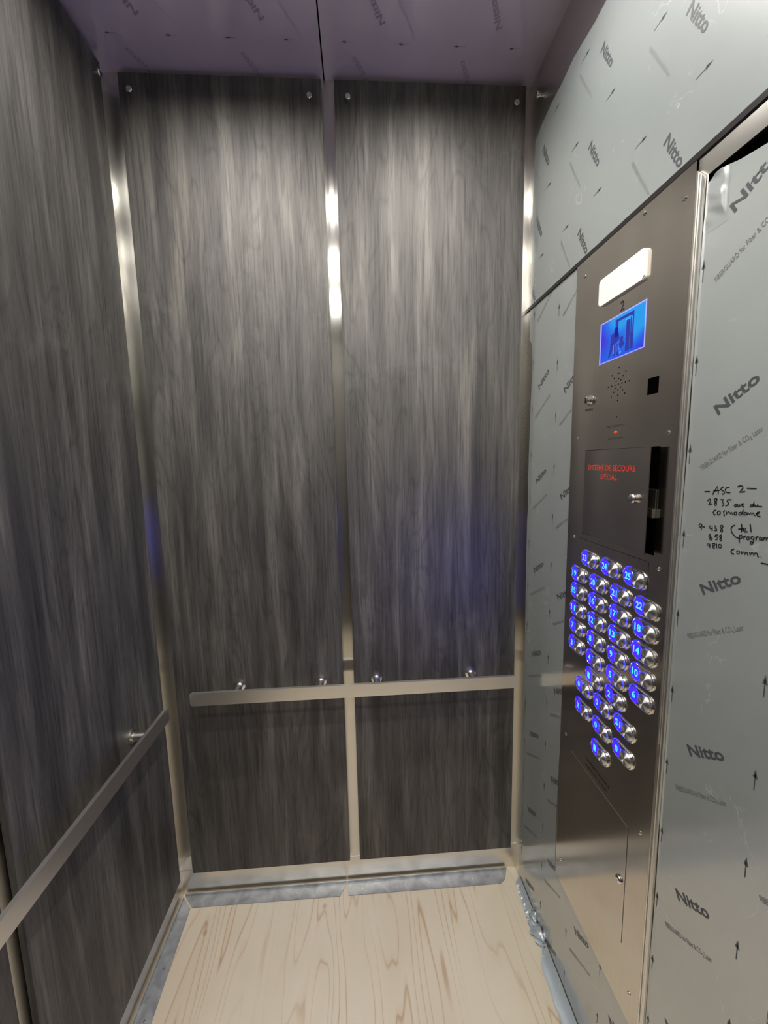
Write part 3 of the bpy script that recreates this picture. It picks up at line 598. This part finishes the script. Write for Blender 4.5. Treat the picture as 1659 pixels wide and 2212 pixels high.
poly([(.44, .30), (.54, .38), (.60, .24), (.49, .16)]); poly([(.47, .42), (.53, .48), (.565, .40), (.50, .34)])   # boxes
poly([(.40, .04), (.46, .04), (.46, .12), (.43, .32), (.40, .32)])
picture = put(obj('screen_picture', bm, DK), cp)
bm = NB()
for q in ([(.60, .80), (.745, .83), (.745, .45)], [(.395, .34), (.425, .12), (.455, .34), (.48, .14)], [(.5 + .02 * math.cos(k * .7), .08 + .03 * math.sin(k * .7)) for k in range(10)], [(.335, .34), (.35, .10)]):
    ribbon(bm, [sp_(*z) for z in q], .0010, fr, .0002)
put(obj('screen_lines', bm, simple('screen_line', (.1, .3, .6), .3, emit=(.02, .22, .95), es=1.0)), cp)
# speaker perforation, microphone hole
holes = [(.481, 1.759)]
for k in range(8):
    t = math.radians(45 * k)
    for rr in (.0115, .0225, .0345):
        f = 1.0 if k % 2 == 0 else .93
        holes.append((.481 + rr * f * math.sin(t), 1.759 + rr * f * math.cos(t)))
bm = NB()
for a, b in holes: lathe(bm, [(.0016, 0), (.0016, .0002)], (W - P, -a, b), (-1, 0, 0), 10)
tag(cpart('speaker_holes', bm, BLACK), 'star of small black speaker holes')
bm = NB(); lathe(bm, [(.0016, 0), (.0016, .0002)], (W - P, -.481, 1.69), (-1, 0, 0), 10); cpart('microphone_hole', bm, BLACK)
# black camera window
bm = NB(); prism(bm, [(.5705, 1.721), (.5985, 1.721), (.5985, 1.752), (.5705, 1.752)], cframe(.0004), .0004); tag(cpart('camera_window', bm, BLACK), 'small black square window')
# key switch
bm = NB(); lathe(bm, [(.0125, 0), (.012, .004), (.0105, .006), (.009, .006), (.0085, .010), (.004, .0125), (0, .0125)], (W - P, -.377, 1.741), (-1, 0, 0), 28); ks = cpart('key_switch', bm, CHROME, False)
bm = NB(); box(bm, (W - P - .0128, -.379, 1.735), (W - P - .0124, -.3765, 1.747)); k2 = obj('key_slot', bm, BLACK); k2.parent = ks
bm = NB(); stamp(bm, 'VENT.', .038, .0065, cframe(), .357, 1.7155, 0, .0, .0003); cpart('switch_marking', bm, ENGR)
# red indicator and worn engraving round it
bm = NB(); lathe(bm, [(.0036, 0), (.0034, .002), (0, .0042)], (W - P, -.480, 1.656), (-1, 0, 0), 16); tag(cpart('indicator_lamp', bm, simple('red_jewel', (.55, .05, .02), .15, emit=(.8, .06, .02), es=.15), True), 'small red indicator lamp')
bm = NB(); stamp(bm, 'AIDE EN ROUTE', .062, .0045, cframe(), .447, 1.6685, 0, 0, .0003); WORN = simple('worn_engraving', (.10, .095, .085), .4, .6); cpart('engraving', bm, WORN)
bm = NB(); stamp(bm, 'HELP COMING', .050, .0045, cframe(), .455, 1.642, 0, 0, .0003); cpart('engraving', bm, WORN)

# emergency cabinet door, hinged at its far edge and standing ajar
dh = Vector((W - P - .0012, -.368, 0)); da = math.asin(.0175 / .2455)
dr = Vector((-math.sin(da), -math.cos(da), 0)); DF = (tuple(dh), tuple(dr), (0, 0, 1))
bm = NB(); prism(bm, [(0, 1.4135), (.2445, 1.4135), (.2445, 1.6205), (0, 1.6205)], (tuple(dh + dr.cross(Vector((0, 0, 1))) * .0), tuple(dr), (0, 0, 1)), .0018)
cd = tag(cpart('cabinet_door', bm, steel('brushed_steel_door', (0, 1, 0), col=(.62, .58, .53), rough=.13, aniso=.5, streak=(80, 80, .6))), 'small steel cabinet door standing ajar')
def sub(o, par): o.parent = par; return o
bm = NB()
stamp(bm, 'SYST\u00c8ME DE SECOURS', .186, .0155, DF, .017, 1.5735, 0, .006, .0003)
stamp(bm, 'SP\u00c9CIAL', .066, .0145, DF, .0755, 1.5535, 0, .006, .0003)
sub(obj('lettering', bm, RED), cd)
kc = dh + dr * .2065; kn = dr.cross(Vector((0, 0, 1)))
bm = NB(); lathe(bm, [(.008, 0), (.008, .001), (.0072, .002), (.0094, .004), (.0098, .0065), (.0080, .0092), (.004, .0106), (0, .011)], (kc.x, kc.y, 1.520), kn, 28); sub(obj('knob', bm, CHROME, smooth=True), cd)
bm = NB(); box(bm, (W - P - .003, -.6125, 1.503), (W - .0006, -.580, 1.540)); cpart('lock_plate', bm, simple('dark_steel', (.30, .28, .26), .3, 1.0))
bm = NB(); box(bm, (W - P - .008, -.6125, 1.4855), (W - .0006, -.582, 1.5025), .0006); cpart('latch_block', bm, SATIN)
# button field outline and lower access door
bm = NB()
ribbon(bm, [(.352, .80), (.352, 1.398), (.602, 1.396), (.602, 1.18)][1:], .0011, cframe(), .0003)
cpart('button_plate_outline', bm, ENGR)
bm = NB(); prism(bm, [(.359, .503), (.590, .503), (.590, .7965), (.359, .7965)], cframe(.0008), .0008)
ad = cpart('access_door', bm, STEEL_COP)
bm = NB(); lathe(bm, [(.0095, 0), (.009, .003), (.0065, .0055), (.002, .0062), (0, .0045)], (W - P - .0008, -.574, .650), (-1, 0, 0), 26); sub(obj('lock', bm, CHROME, smooth=True), ad)
bm = NB(); ribbon(bm, [(.3585, .503), (.3585, .7972), (.5905, .7972), (.5905, .503)], .0012, cframe(.0010), 0); sub(obj('door_edge', bm, SATIN), ad)
bm = NB(); stamp(bm, 'CHARGE MAXIMALE', .098, .0085, cframe(), .424, .8275, 0, .0, .0003); stamp(bm, 'CAPACIT\u00c9 16 PERS.', .092, .0085, cframe(), .424, .812, 0, .0, .0003)
cpart('capacity_marking', bm, ENGR)

# call buttons: oblong chrome surround, lit number window on its far half, round spun-metal push button on the near half
def stadium(r, c=.016, n=14):
    pts = [(c + r * math.cos(math.radians(-90 + 180 * k / n)), r * math.sin(math.radians(-90 + 180 * k / n))) for k in range(n + 1)]
    return pts + [(-c + r * math.cos(math.radians(90 + 180 * k / n)), r * math.sin(math.radians(90 + 180 * k / n))) for k in range(n + 1)]
def loft(bm, rings):
    """rings: list of (pts, height); local frame a=-y, b=z, height along -x"""
    R_ = [[bm.verts.new((-h, -a, b)) for a, b in pts] for pts, h in rings]
    n = len(R_[0])
    for A, B in zip(R_, R_[1:]):
        for k in range(n): bm.faces.new((A[k], A[(k + 1) % n], B[(k + 1) % n], B[k]))
    bm.faces.new(R_[-1])
def spun():
    m, nt, b = mat('spun_chrome'); L = nt.links
    b.inputs['Metallic'].default_value = 1; b.inputs['Base Color'].default_value = (.92, .91, .88, 1); b.inputs['Roughness'].default_value = .42; b.inputs['Anisotropic'].default_value = .97
    tc = N(nt, 'ShaderNodeTexCoord'); vm = N(nt, 'ShaderNodeVectorMath', operation='MULTIPLY'); vm.inputs[1].default_value = (0, 1, 1)
    L.new(tc.outputs['Object'], vm.inputs[0]); L.new(vm.outputs[0], b.inputs['Tangent'])
    return m
SPUN = spun()
WIN = simple('blue_window', (.005, .002, .12), .15, emit=(.003, .001, 1.0), es=26.0)
first = None
def button(a, b, s):
    global first
    if first is None:
        bm = NB(); loft(bm, [(stadium(.0200), 0), (stadium(.0200), .0016), (stadium(.0192), .0030), (stadium(.0178), .0037), (stadium(.0172), .0036), (stadium(.0168), .0030)])
        body = obj('call_button', bm, CHROME)
        bm = NB(); loft(bm, [([(-.0155 + .0158 * math.cos(2 * math.pi * k / 36), .0158 * math.sin(2 * math.pi * k / 36)) for k in range(36)], .0030), ([(-.0155 + .0155 * math.cos(2 * math.pi * k / 36), .0155 * math.sin(2 * math.pi * k / 36)) for k in range(36)], .0034)])
        win = obj('lit_window', bm, WIN)
        bm = NB()
        P_ = [(-.016 + .0206 * math.cos(math.radians(80 + 200 * k / 20)), .0206 * math.sin(math.radians(80 + 200 * k / 20))) for k in range(21)]; Q_ = [(-.016 + .0200 * math.cos(math.radians(80 + 200 * k / 20)), .0200 * math.sin(math.radians(80 + 200 * k / 20))) for k in range(21)]
        A = [bm.verts.new((-.0012, -q[0], q[1])) for q in P_]; B = [bm.verts.new((-.0012, -q[0], q[1])) for q in Q_]; A0 = [bm.verts.new((0, -q[0], q[1])) for q in P_]
        for k in range(20): bm.faces.new((A[k], A[k + 1], B[k + 1], B[k])); bm.faces.new((A[k], A[k + 1], A0[k + 1], A0[k]))
        edge = obj('spill_glow_edge', bm, BLUE)  # emissive rim imitating blue light that spills round the surround
        bm = NB(); lathe(bm, [(.0168, 0), (.0168, .0030), (.0163, .0040), (.0150, .0047), (.0100, .0054), (.0045, .0057), (.0003, .0058)], (0, 0, 0), (-1, 0, 0), 48)
        push = obj('push_button', bm, SPUN, smooth=True)
        first = (body, win, edge, push)
    else:
        body, win, edge, push = [q.copy() for q in first]
        for q in (body, win, edge, push): C.objects.link(q)
    body.parent = cp; body.location = (W - P - cp.location.x, -a - cp.location.y, b - cp.location.z)
    for q in (win, edge, push): q.parent = body
    push.location = (-.0025, -.0150, 0)
    bm = NB(); F_ = ((0, 0, 0), (0, -1, 0), (0, 0, 1)); wn = .0095 if len(s) == 1 else .0180
    stamp(bm, s, wn, .0150, F_, -.0170 - wn / 2, -.0068, 0, .022, .0038)
    for q in (.0075, .0035): flat(bm, [(-.0042, q), (-.0028, q), (-.0028, q + .0014), (-.0042, q + .0014)], F_, .0038)
    nm = obj('numeral', bm, CYAN); nm.parent = body
cols = (.361, .4438, .5253, .604); rows = [1.302, 1.255, 1.2065, 1.158, 1.1087, 1.0605]
for a, s in ((.4044, '23'), (.486, '24'), (.566, '25')): button(a, 1.353, s)
for r in range(5):
    for c in range(4): button(cols[c], rows[r], str(19 - 4 * r + c))
button(cols[1], rows[5], '1'); button(cols[2], rows[5], '2')
for a, b, s in ((.4034, 1.013, '0'), (.482, 1.013, '0'), (.5605, 1.013, 'S1'), (.4034, .953, 'X'), (.482, .953, '0'), (.5605, .951, '0'), (.482, .891, '1')): button(a, b, s)
